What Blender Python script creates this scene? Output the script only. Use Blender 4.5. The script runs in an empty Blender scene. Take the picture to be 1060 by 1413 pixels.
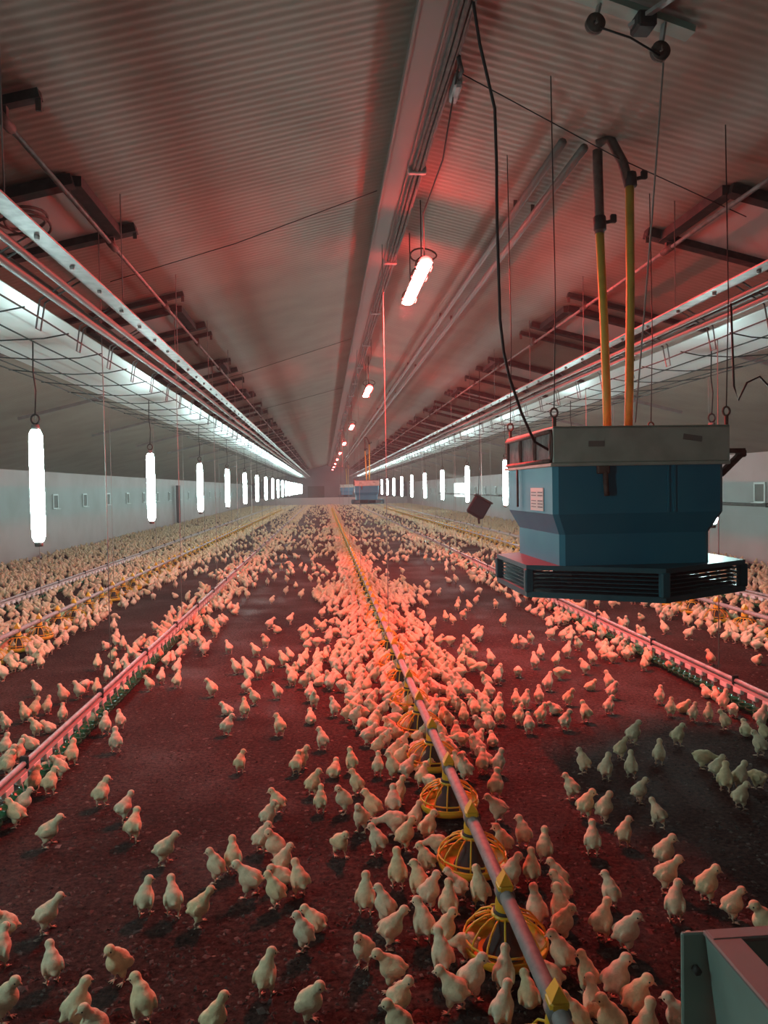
import bpy, bmesh, math, random
import numpy as np
from mathutils import Vector, Matrix

scene = bpy.context.scene
COL = scene.collection
PI = math.pi
random.seed(11)
rng = np.random.default_rng(11)

# ------------------------------------------------------------------ camera
CX = 0.65            # centre line of the house (x), the camera stands left of it
cam_d = bpy.data.cameras.new('camera')
cam = bpy.data.objects.new('camera', cam_d)
COL.objects.link(cam)
cam_d.sensor_fit = 'VERTICAL'
cam_d.sensor_height = 36.0
cam_d.lens = 36.0 * 1060.0 / 1413.0
cam_d.clip_end = 300
YAW, PITCH, ROLL = -0.0775919, 0.0310338, -0.017
cam.matrix_world = (Matrix.Translation((0, 0, 1.75)) @ Matrix.Rotation(YAW, 4, 'Z')
                    @ Matrix.Rotation(PI / 2 - PITCH, 4, 'X') @ Matrix.Rotation(ROLL, 4, 'Z'))
scene.camera = cam

# ------------------------------------------------------------------ light levels
TUBE_W = 96.0        # emission strength of the white tubes
RED_W = (1100.0, 650.0, 330.0)   # the nearest, the second and the farther red lamps
TUBE_COL = (0.68, 1.0, 0.97)
RED_COL = (1.0, 0.05, 0.045)
world = bpy.data.worlds.new('world')
scene.world = world
world.use_nodes = True
world.node_tree.nodes['Background'].inputs['Color'].default_value = (0.5, 0.55, 0.55, 1)
world.node_tree.nodes['Background'].inputs['Strength'].default_value = 0.02
HAZE = 0.003         # thin dust in the air of the house
vol = world.node_tree.nodes.new('ShaderNodeVolumeScatter')
vol.inputs['Density'].default_value = HAZE
vol.inputs['Anisotropy'].default_value = 0.35
world.node_tree.links.new(vol.outputs[0], world.node_tree.nodes['World Output'].inputs['Volume'])
vs = scene.view_settings
vs.view_transform = 'Standard'
vs.look = 'None'
vs.gamma = 1.0
vs.exposure = -0.3
scene.cycles.adaptive_threshold = 0.08
scene.cycles.max_bounces = 4
scene.cycles.diffuse_bounces = 3
scene.cycles.glossy_bounces = 2
scene.cycles.volume_bounces = 0
scene.cycles.caustics_reflective = False
scene.cycles.caustics_refractive = False
scene.cycles.use_denoising = True
scene.cycles.sample_clamp_indirect = 6.0
vs.use_curve_mapping = False

# ------------------------------------------------------------------ helpers
class MB:
    def __init__(self):
        self.v = []; self.f = []; self.m = []; self.s = []
    def add(self, vs_, fs, mat=0, smooth=False):
        o = len(self.v)
        self.v += [tuple(p) for p in vs_]
        for f in fs:
            self.f.append([i + o for i in f]); self.m.append(mat); self.s.append(smooth)
    def box(self, c, s, mat=0, rot=None, ch=0.0):
        x, y, z = s[0] / 2, s[1] / 2, s[2] / 2
        if ch > 0:
            bm = bmesh.new()
            bmesh.ops.create_cube(bm, size=1.0, matrix=Matrix.Diagonal((s[0], s[1], s[2], 1)))
            bmesh.ops.bevel(bm, geom=bm.edges[:], offset=ch, segments=1, affect='EDGES')
            P = [v.co.copy() for v in bm.verts]
            F = [[v.index for v in f.verts] for f in bm.faces]
            bm.free()
        else:
            P = [Vector(p) for p in ((-x,-y,-z),(x,-y,-z),(x,y,-z),(-x,y,-z),(-x,-y,z),(x,-y,z),(x,y,z),(-x,y,z))]
            F = [(0,3,2,1),(4,5,6,7),(0,1,5,4),(1,2,6,5),(2,3,7,6),(3,0,4,7)]
        if rot is not None:
            P = [rot @ p for p in P]
        self.add([p + Vector(c) for p in P], F, mat)
        return self
    def bar(self, p0, p1, w, h, mat=0):
        p0, p1 = Vector(p0), Vector(p1)
        d = p1 - p0
        q = d.to_track_quat('X', 'Z').to_matrix()
        return self.box((p0 + p1) / 2, (d.length, w, h), mat, q)
    def tube(self, pts, r, n=8, mat=0, closed=False, caps=True):
        pts = [Vector(p) for p in pts]
        N = len(pts)
        rs = r if isinstance(r, (list, tuple)) else [r] * N
        vv = []
        up = None
        for i, p in enumerate(pts):
            if closed:
                t = pts[(i + 1) % N] - pts[i - 1]
            else:
                t = pts[min(i + 1, N - 1)] - pts[max(i - 1, 0)]
            t.normalize()
            if up is None:
                up = Vector((0, 0, 1)) if abs(t.z) < 0.9 else Vector((1, 0, 0))
            a = t.cross(up)
            if a.length < 1e-5:
                a = t.orthogonal()
            a.normalize()
            b = a.cross(t).normalized()
            up = b
            for k in range(n):
                an = 2 * PI * k / n
                vv.append(p + (a * math.cos(an) + b * math.sin(an)) * rs[i])
        ff = []
        M = N if closed else N - 1
        for i in range(M):
            j = (i + 1) % N
            for k in range(n):
                l = (k + 1) % n
                ff.append((i * n + k, i * n + l, j * n + l, j * n + k))
        if caps and not closed:
            ff.append(tuple(range(n - 1, -1, -1)))
            ff.append(tuple((N - 1) * n + k for k in range(n)))
        self.add(vv, ff, mat, True)
        return self
    def lathe(self, prof, n=20, mat=0, c=(0, 0, 0), close=False):
        vv = []; ff = []
        for (r, z) in prof:
            for k in range(n):
                a = 2 * PI * k / n
                vv.append((c[0] + r * math.cos(a), c[1] + r * math.sin(a), c[2] + z))
        for i in range(len(prof) - 1):
            for k in range(n):
                l = (k + 1) % n
                ff.append((i * n + k, i * n + l, (i + 1) * n + l, (i + 1) * n + k))
        self.add(vv, ff, mat, True)
        return self
    def prism(self, poly, z0, z1, mat=0, top=True, bottom=True):
        n = len(poly)
        vv = [(x, y, z0) for x, y in poly] + [(x, y, z1) for x, y in poly]
        ff = [(i, (i + 1) % n, n + (i + 1) % n, n + i) for i in range(n)]
        if top: ff.append(tuple(range(n, 2 * n)))
        if bottom: ff.append(tuple(range(n - 1, -1, -1)))
        self.add(vv, ff, mat)
        return self
    def mesh(self, name, mats, off=(0, 0, 0)):
        me = bpy.data.meshes.new(name)
        ox, oy, oz = off
        me.from_pydata([(x - ox, y - oy, z - oz) for x, y, z in self.v], [], self.f)
        me.polygons.foreach_set('material_index', self.m)
        me.polygons.foreach_set('use_smooth', self.s)
        for m in mats: me.materials.append(m)
        me.update()
        return me
    def build(self, name, mats, parent=None, loc=None):
        """links the shape as ONE mesh object; world coordinates in, local to the parent (or loc) out"""
        if not isinstance(mats, (list, tuple)): mats = [mats]
        base = Vector((0, 0, 0))
        p = parent
        while p is not None:
            base += p.location; p = p.parent
        l = Vector(loc) if loc is not None else base
        o = bpy.data.objects.new(name, self.mesh(name, mats, l))
        COL.objects.link(o)
        o.parent = parent
        o.location = l - base
        return o

def tag(o, label=None, cat=None, group=None, kind=None):
    if label: o['label'] = label
    if cat: o['category'] = cat
    if group: o['group'] = group
    if kind: o['kind'] = kind
    return o

def empty(name, loc, label, cat, group=None):
    o = bpy.data.objects.new(name, None)
    o.empty_display_size = 0.1
    COL.objects.link(o)
    o.location = loc
    return tag(o, label, cat, group)

def struct(name, mb, mat):
    return tag(mb.build(name, mat), kind='structure')

def copy_tree(o, loc, label=None):
    r = o.copy(); COL.objects.link(r); r.location = loc
    if label: r['label'] = label
    for ch in list(o.children):
        c = ch.copy(); COL.objects.link(c); c.parent = r
        for g in list(ch.children):
            d = g.copy(); COL.objects.link(d); d.parent = c
    return r

ORD = ['nearest', 'second', 'third', 'fourth', 'fifth', 'sixth', 'seventh', 'eighth', 'ninth', 'tenth', 'eleventh', 'twelfth',
       'thirteenth', 'fourteenth', 'fifteenth', 'sixteenth', 'seventeenth', 'eighteenth', 'nineteenth', 'twentieth']
def nth(i):
    if i < 20: return ORD[i]
    n = i + 1
    suf = 'th' if 10 <= n % 100 <= 20 else {1: 'st', 2: 'nd', 3: 'rd'}.get(n % 10, 'th')
    return '%d%s' % (n, suf)
def first(i):
    return 'first' if i == 0 else nth(i)

# ------------------------------------------------------------------ materials
def mat(name, col, rough=0.5, metal=0.0, noise=None, bump=None, spec=0.5):
    """noise = (scale, second colour, contrast low, high); bump = (scale, strength)"""
    m = bpy.data.materials.new(name); m.use_nodes = True
    nt = m.node_tree; b = nt.nodes['Principled BSDF']
    b.inputs['Base Color'].default_value = (*col, 1)
    b.inputs['Roughness'].default_value = rough
    b.inputs['Metallic'].default_value = metal
    b.inputs['Specular IOR Level'].default_value = spec
    tc = None
    if noise or bump:
        tc = nt.nodes.new('ShaderNodeTexCoord')
    if noise:
        n = nt.nodes.new('ShaderNodeTexNoise'); n.inputs['Scale'].default_value = noise[0]
        n.inputs['Detail'].default_value = 6
        nt.links.new(tc.outputs['Object'], n.inputs['Vector'])
        r = nt.nodes.new('ShaderNodeValToRGB')
        r.color_ramp.elements[0].position = noise[2]; r.color_ramp.elements[1].position = noise[3]
        r.color_ramp.elements[0].color = (*col, 1); r.color_ramp.elements[1].color = (*noise[1], 1)
        nt.links.new(n.outputs['Fac'], r.inputs['Fac'])
        nt.links.new(r.outputs['Color'], b.inputs['Base Color'])
    if bump:
        n = nt.nodes.new('ShaderNodeTexNoise'); n.inputs['Scale'].default_value = bump[0]; n.inputs['Detail'].default_value = 5
        nt.links.new(tc.outputs['Object'], n.inputs['Vector'])
        bp = nt.nodes.new('ShaderNodeBump'); bp.inputs['Strength'].default_value = bump[1]; bp.inputs['Distance'].default_value = 0.02
        nt.links.new(n.outputs['Fac'], bp.inputs['Height'])
        nt.links.new(bp.outputs['Normal'], b.inputs['Normal'])
    return m

def emit(name, col, strength):
    m = bpy.data.materials.new(name); m.use_nodes = True
    nt = m.node_tree
    b = nt.nodes['Principled BSDF']
    b.inputs['Base Color'].default_value = (*col, 1)
    b.inputs['Emission Color'].default_value = (*col, 1)
    b.inputs['Emission Strength'].default_value = strength
    return m

def litter_material():
    m = bpy.data.materials.new('litter'); m.use_nodes = True
    nt = m.node_tree; b = nt.nodes['Principled BSDF']
    tc = nt.nodes.new('ShaderNodeTexCoord')
    def noise(scale, detail=6, rough=0.6):
        n = nt.nodes.new('ShaderNodeTexNoise'); n.inputs['Scale'].default_value = scale
        n.inputs['Detail'].default_value = detail; n.inputs['Roughness'].default_value = rough
        nt.links.new(tc.outputs['Object'], n.inputs['Vector']); return n
    def ramp(src, p0, c0, p1, c1):
        r = nt.nodes.new('ShaderNodeValToRGB')
        r.color_ramp.elements[0].position = p0; r.color_ramp.elements[0].color = (*c0, 1)
        r.color_ramp.elements[1].position = p1; r.color_ramp.elements[1].color = (*c1, 1)
        nt.links.new(src, r.inputs['Fac']); return r
    big = ramp(noise(0.55, 4).outputs['Fac'], .35, (.046, .024, .020), .7, (.098, .058, .050))
    fine = ramp(noise(38, 8, .7).outputs['Fac'], .36, (.25, .25, .25), .68, (1.6, 1.5, 1.45))
    mul = nt.nodes.new('ShaderNodeMixRGB'); mul.blend_type = 'MULTIPLY'; mul.inputs[0].default_value = 1
    nt.links.new(big.outputs[0], mul.inputs[1]); nt.links.new(fine.outputs[0], mul.inputs[2])
    # pale wood shavings
    vo = nt.nodes.new('ShaderNodeTexVoronoi'); vo.inputs['Scale'].default_value = 9
    mp = nt.nodes.new('ShaderNodeMapping'); mp.inputs['Scale'].default_value = (1.0, 1.7, 1)
    nt.links.new(tc.outputs['Object'], mp.inputs['Vector']); nt.links.new(mp.outputs[0], vo.inputs['Vector'])
    fl = ramp(vo.outputs['Distance'], .05, (1, 1, 1), .10, (0, 0, 0))
    rnd = ramp(noise(7, 2).outputs['Fac'], .56, (0, 0, 0), .62, (1, 1, 1))
    mm = nt.nodes.new('ShaderNodeMath'); mm.operation = 'MULTIPLY'
    nt.links.new(fl.outputs[0], mm.inputs[0]); nt.links.new(rnd.outputs[0], mm.inputs[1])
    mx = nt.nodes.new('ShaderNodeMixRGB'); mx.inputs[2].default_value = (.26, .2, .16, 1)
    nt.links.new(mm.outputs[0], mx.inputs[0]); nt.links.new(mul.outputs[0], mx.inputs[1])
    nt.links.new(mx.outputs[0], b.inputs['Base Color'])
    rr = ramp(noise(1.1, 3).outputs['Fac'], .45, (.85, .85, .85), .68, (.55, .55, .55))
    nt.links.new(rr.outputs[0], b.inputs['Roughness'])
    b.inputs['Specular IOR Level'].default_value = 0.06
    h = noise(26, 10, .72)
    bp = nt.nodes.new('ShaderNodeBump'); bp.inputs['Strength'].default_value = 0.9; bp.inputs['Distance'].default_value = 0.03
    nt.links.new(h.outputs['Fac'], bp.inputs['Height']); nt.links.new(bp.outputs[0], b.inputs['Normal'])
    return m

def down_material():
    m = bpy.data.materials.new('chick_down'); m.use_nodes = True
    nt = m.node_tree; b = nt.nodes['Principled BSDF']
    tc = nt.nodes.new('ShaderNodeTexCoord')
    oi = nt.nodes.new('ShaderNodeObjectInfo'); ge = nt.nodes.new('ShaderNodeNewGeometry')
    ad = nt.nodes.new('ShaderNodeMath'); ad.operation = 'ADD'
    nt.links.new(oi.outputs['Random'], ad.inputs[0]); nt.links.new(ge.outputs['Random Per Island'], ad.inputs[1])
    fr = nt.nodes.new('ShaderNodeMath'); fr.operation = 'FRACT'
    nt.links.new(ad.outputs[0], fr.inputs[0])
    r = nt.nodes.new('ShaderNodeValToRGB')
    r.color_ramp.elements[0].color = (.81, .745, .55, 1); r.color_ramp.elements[1].color = (.86, .75, .46, 1)
    nt.links.new(fr.outputs[0], r.inputs['Fac'])
    n = nt.nodes.new('ShaderNodeTexNoise'); n.inputs['Scale'].default_value = 55; n.inputs['Detail'].default_value = 4
    nt.links.new(tc.outputs['Object'], n.inputs['Vector'])
    r2 = nt.nodes.new('ShaderNodeValToRGB')
    r2.color_ramp.elements[0].position = .3; r2.color_ramp.elements[0].color = (.82, .80, .74, 1)
    r2.color_ramp.elements[1].position = .65; r2.color_ramp.elements[1].color = (1, 1, 1, 1)
    nt.links.new(n.outputs['Fac'], r2.inputs['Fac'])
    mu = nt.nodes.new('ShaderNodeMixRGB'); mu.blend_type = 'MULTIPLY'; mu.inputs[0].default_value = 1
    nt.links.new(r.outputs[0], mu.inputs[1]); nt.links.new(r2.outputs[0], mu.inputs[2])
    nt.links.new(mu.outputs[0], b.inputs['Base Color'])
    b.inputs['Roughness'].default_value = 0.95
    b.inputs['Specular IOR Level'].default_value = 0.1
    b.inputs['Sheen Weight'].default_value = 0.25
    n2 = nt.nodes.new('ShaderNodeTexNoise'); n2.inputs['Scale'].default_value = 160; n2.inputs['Detail'].default_value = 3
    nt.links.new(tc.outputs['Object'], n2.inputs['Vector'])
    bp = nt.nodes.new('ShaderNodeBump'); bp.inputs['Strength'].default_value = .5; bp.inputs['Distance'].default_value = .004
    nt.links.new(n2.outputs['Fac'], bp.inputs['Height']); nt.links.new(bp.outputs[0], b.inputs['Normal'])
    return m

M = dict(
    ceiling=mat('ceiling_sheet', (.31, .275, .23), .6, noise=(1.6, (.26, .225, .185), .4, .7)),
    wall=mat('wall_panel', (.46, .45, .44), .5, noise=(.9, (.37, .35, .33), .4, .75)),
    back=mat('gable_dark', (.10, .11, .12), .7, noise=(.6, (.15, .16, .17), .4, .7)),
    pale=mat('pale_concrete', (.55, .55, .52), .7),
    litter=litter_material(),
    down=down_material(),
    horn=mat('beak_and_leg', (.70, .50, .36), .6),
    eye=mat('eye', (.012, .01, .01), .15),
    galv=mat('galvanised', (.42, .41, .40), .5, .15, noise=(14, (.28, .27, .26), .4, .65)),
    dull=mat('dull_steel', (.24, .235, .23), .6, .1, noise=(9, (.19, .18, .17), .4, .65)),
    black=mat('black_steel', (.030, .029, .028), .75, noise=(12, (.06, .055, .05), .45, .7)),
    rust=mat('dirty_iron', (.10, .07, .06), .7, noise=(20, (.17, .12, .10), .4, .7)),
    white_pl=mat('white_plastic', (.80, .80, .78), .35),
    sheet=mat('white_baffle', (.92, .94, .93), .34, .55),
    yellow=mat('yellow_plastic', (.80, .50, .035), .4),
    hose=mat('yellow_hose', (.62, .48, .09), .55, noise=(10, (.50, .38, .07), .5, .7)),
    green=mat('green_plastic', (.02, .13, .05), .2),
    pipe_pl=mat('pipe_plastic', (.50, .45, .43), .5),
    feed_tube=mat('feed_tube', (.36, .33, .32), .6, noise=(30, (.26, .24, .23), .4, .7)),
    blue=mat('blue_plastic', (.02, .20, .31), .5, noise=(2.5, (.035, .24, .34), .4, .75), spec=.3),
    blue_dark=mat('dark_blue_plastic', (.016, .10, .13), .5, noise=(5, (.03, .125, .155), .4, .7), spec=.3),
    grey_box=mat('weathered_grey', (.46, .50, .44), .6, noise=(6, (.34, .37, .32), .4, .7)),
    teal=mat('grey_green_metal', (.29, .41, .36), .5, .1, noise=(5, (.23, .33, .29), .4, .7)),
    rim=mat('brown_grey_metal', (.22, .20, .18), .55, .1, noise=(7, (.23, .20, .19), .4, .7)),
    sticker=mat('sticker_paper', (.72, .72, .68), .6),
    ink=mat('sticker_print', (.12, .12, .13), .6),
    cord=mat('cord', (.35, .33, .31), .8),
    cable=mat('black_cable', (.02, .018, .017), .6),
    feed=mat('feed_mash', (.10, .06, .03), .9),
    tube=emit('tube_light', TUBE_COL, TUBE_W),
    red=emit('red_light', RED_COL, RED_W[0]),
    red_second=emit('red_light_second', RED_COL, RED_W[1]),
    red_far=emit('red_light_far', RED_COL, RED_W[2]),
    day=emit('daylit_opening', (.85, 1, 1), 3.0),
)

# ------------------------------------------------------------------ setting
Y0, Y1 = -2.0, 84.0
HW, ZW, ZR = 8.45, 2.37, 4.45
SL = (ZR - ZW) / HW
def ceil_z(x): return ZR - SL * abs(x - CX)

mb = MB()
mb.add([(CX - HW, Y0, 0), (CX + HW, Y0, 0), (CX + HW, Y1, 0), (CX - HW, Y1, 0)], [(0, 1, 2, 3)])
struct('floor', mb, M['litter'])
for side, nm in ((-1, 'ceiling_left'), (1, 'ceiling_right')):      # corrugated roof sheet, ribs across the house
    pitch, seg = 0.076, 8
    n = int((Y1 - Y0) / pitch * seg)
    ys = np.linspace(Y0, Y1, n + 1)
    dz = 0.0017 * np.sin(ys / pitch * 2 * PI)
    vv = []; ff = []
    for y, d in zip(ys, dz):
        vv.append((CX, y, ZR + d)); vv.append((CX + side * (HW + .02), y, ceil_z(CX + HW + .02) + d))
    for i in range(n):
        q = (2 * i, 2 * i + 1, 2 * i + 3, 2 * i + 2)
        ff.append(q if side > 0 else q[::-1])
    mb = MB(); mb.add(vv, ff, 0, True)
    struct(nm, mb, M['ceiling'])
for side, nm in ((-1, 'wall_left'), (1, 'wall_right')):
    mb = MB(); mb.box((CX + side * (HW + .06), (Y0 + Y1) / 2, ZW / 2), (.12, Y1 - Y0, ZW + .1))
    for z in (1.02, 1.72):                                         # panel joints
        mb.box((CX + side * (HW - .002), (Y0 + Y1) / 2, z), (.012, Y1 - Y0, .02))
    struct(nm, mb, M['wall'])
mb = MB()
P = [(CX - HW, 0), (CX + HW, 0), (CX + HW, ZW), (CX, ZR), (CX - HW, ZW)]
mb.add([(x, Y1, z) for x, z in P] + [(x, Y1 + .15, z) for x, z in P], [(0, 1, 2, 3, 4), (9, 8, 7, 6, 5)])
struct('wall_back', mb, M['back'])
mb = MB()
mb.add([(x, Y0, z) for x, z in P] + [(x, Y0 - .15, z) for x, z in P], [(4, 3, 2, 1, 0), (5, 6, 7, 8, 9)])
struct('wall_front', mb, M['wall'])
mb = MB(); mb.box((CX, Y1 - .12, .42), (HW * 2, .2, .84)); struct('trim_1', mb, M['pale'])
# ridge: steel channel under the apex
mb = MB()
mb.box((CX - .03, (Y0 + Y1) / 2, 4.27), (.17, Y1 - Y0, .07))
for s in (-.115, .055): mb.box((CX + s, (Y0 + Y1) / 2, 4.245), (.012, Y1 - Y0, .05))
struct('trim_2', mb, M['rim'])
# far daylit opening and door on the right
mb = MB(); mb.box((CX + HW - .02, 51.2, 1.55), (.05, 3.6, .9)); struct('window_1', mb, M['day'])
mb = MB(); mb.box((CX - 1.5, Y1 - .16, 1.05), (1.8, .1, 2.1)); struct('door_1', mb, M['black'])

# loose litter: shavings and crumbs lying on the floor of the nearer half
bm_ = bpy.data.materials.new('litter_bits'); bm_.use_nodes = True
nt_b = bm_.node_tree; ge_ = nt_b.nodes.new('ShaderNodeNewGeometry'); ra_ = nt_b.nodes.new('ShaderNodeValToRGB')
ra_.color_ramp.elements[0].color = (.02, .013, .011, 1); ra_.color_ramp.elements[1].color = (.15, .11, .09, 1); ra_.color_ramp.elements[1].position = 1.0
e_ = ra_.color_ramp.elements.new(.80); e_.color = (.075, .050, .042, 1)
nt_b.links.new(ge_.outputs['Random Per Island'], ra_.inputs['Fac']); nt_b.links.new(ra_.outputs[0], nt_b.nodes['Principled BSDF'].inputs['Base Color'])
nt_b.nodes['Principled BSDF'].inputs['Roughness'].default_value = .85
r2 = np.random.default_rng(3)
vv = []; ff = []
for _ in range(16000):
    y = 2.1 + 9.5 * r2.random() ** 1.7; x = r2.uniform(-.52 * y - .1, .6 * y + .1)
    a = r2.uniform(0, PI); L = r2.uniform(.004, .013) * (1.7 if r2.random() < .06 else 1); W_ = L * r2.uniform(.4, .9); h = r2.uniform(.002, .008)
    c, s_ = math.cos(a), math.sin(a); k = len(vv)
    for (p, q) in ((-L, -W_), (L, -W_ * .7), (L * .8, W_), (-L * .7, W_)): vv.append((x + p * c - q * s_, y + p * s_ + q * c, 0.0))
    vv.append((x + r2.uniform(-.4, .4) * L, y + r2.uniform(-.4, .4) * W_, h))
    ff += [(k, k + 1, k + 4), (k + 1, k + 2, k + 4), (k + 2, k + 3, k + 4), (k + 3, k, k + 4)]
mb = MB(); mb.add(vv, ff)
tag(mb.build('litter', bm_), 'dark crumbly litter and pale shavings strewn over the floor', 'litter', kind='stuff')

# ------------------------------------------------------------------ cable tray beside the ridge channel
t = empty('cable_tray', (CX + .12, Y0, 4.2), 'long dirty cable tray along the ridge left of the red lamps', 'cable tray')
mb = MB(); yc = (Y0 + Y1) / 2; ln = Y1 - Y0 - .3
mb.box((CX + .12, yc, 4.225), (.11, ln, .012)); mb.box((CX + .067, yc, 4.245), (.008, ln, .05)); mb.box((CX + .173, yc, 4.245), (.008, ln, .05))
mb.build('tray', M['dull'], t)
for i, (dx, r) in enumerate(((-.03, .013), (0, .017), (.032, .012))):
    pts = [(CX + .12 + dx + .006 * math.sin(y * 1.7 + i), y, 4.205 + .004 * math.sin(y * 2.3 + i * 2)) for y in np.arange(Y0 + .3, Y1 - .5, 1.0)]
    MB().tube(pts, r, 6).build('cable', M['rust'], t)
for y in np.arange(1.2, 60, 2.4):
    MB().box((CX + .12, y, 4.21), (.14, .05, .06), ch=.008).build('clamp', M['galv'], t)
t = empty('junction_box', (CX + .21, 4.75, 4.2), 'small dirty grey junction box on the ridge cable tray', 'junction box')
MB().box((CX + .205, 4.75, 4.2), (.05, .22, .09), ch=.012).build('box_body', M['galv'], t)
MB().tube([(CX + .205, 4.62, 4.19), (CX + .2, 4.5, 4.17), (CX + .16, 4.4, 4.2)], .012, 6).build('cable_gland', M['black'], t)

# ------------------------------------------------------------------ red lamps under the ridge
def make_red_lamp(x, y, z, label, glow):
    t = empty('red_lamp', (x, y, z), label, 'lamp', 'red lamps under the ridge')
    L = 1.5
    # channel housing above, glowing diffuser below
    n = 10
    vv = []; ff = []
    for yy in (-L / 2, L / 2):
        for k in range(n + 1):
            a = PI * k / n
            vv.append((x + .062 * math.cos(a), y + yy, z + .022 + .058 * math.sin(a)))
    for k in range(n): ff.append((k, k + 1, n + 2 + k, n + 1 + k))
    ff.append(tuple(range(n, -1, -1))); ff.append(tuple(range(n + 1, 2 * n + 2)))
    mb = MB(); mb.add(vv, ff, 0, False); mb.build('housing', M['dull'], t)
    vv = []; ff = []
    rows = [(-L / 2 - .03, .3), (-L / 2 - .015, .75), (-L / 2 + .01, 1), (L / 2 - .01, 1), (L / 2 + .015, .75), (L / 2 + .03, .3)]
    for yy, s in rows:
        for k in range(n + 1):
            a = PI + PI * k / n
            vv.append((x + .058 * s * math.cos(a), y + yy, z + .028 + .024 * s * math.sin(a)))
    for i in range(len(rows) - 1):
        for k in range(n): ff.append((i * (n + 1) + k, (i + 1) * (n + 1) + k, (i + 1) * (n + 1) + k + 1, i * (n + 1) + k + 1))
    ff.append(tuple(range(n + 1))); ff.append(tuple((len(rows) - 1) * (n + 1) + k for k in range(n, -1, -1)))
    mb = MB(); mb.add(vv, ff, 0, True); mb.build('diffuser', M[glow], t)
    for yy in (-L * .42, -L * .2, L * .35):
        pts = [(x + .078 * math.cos(a), y + yy, z + .03 + .078 * math.sin(a)) for a in np.linspace(-.25 * PI, 1.25 * PI, 14)]
        MB().tube(pts, .007, 5).build('clip', M['rust'], t)
    pts = [(x + .12 * math.cos(a), y - L * .4 + .02 * math.sin(a * 2), z + .13 + .06 * math.sin(a)) for a in np.linspace(0, 2 * PI, 16, endpoint=False)]
    MB().tube(pts, .008, 5, closed=True).build('cable_loop', M['rust'], t)
    for yy in (-.45, .45):
        MB().tube([(x, y + yy, z + .075), (x, y + yy, ceil_z(x) - .008)], .006, 5).build('cord', M['cable'], t)
    MB().tube([(CX + .17, y - 3.1, 4.2), (CX + .24, y - 2.0, 4.08), (x - .05, y - 1.0, 4.06), (x, y - .66, z + .07)], .006, 5).build('supply_cable', M['cable'], t)
    return t
RX, RZ = .93, 3.70
red0 = make_red_lamp(RX, 7.5, RZ, 'nearest red lamp glowing under the ridge, right of the dirty cable tray', 'red')
red1 = make_red_lamp(RX, 15.8, RZ, 'second red lamp back along the row under the ridge', 'red_second')
red2 = make_red_lamp(RX, 24.8, RZ, 'third red lamp back along the row under the ridge', 'red_far')
for i, y in enumerate((33.8, 42.8, 51.8, 60.8, 69.8, 78.8)):
    copy_tree(red2, (RX, y, RZ), '%s red lamp back along the row under the ridge' % nth(i + 3))

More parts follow.
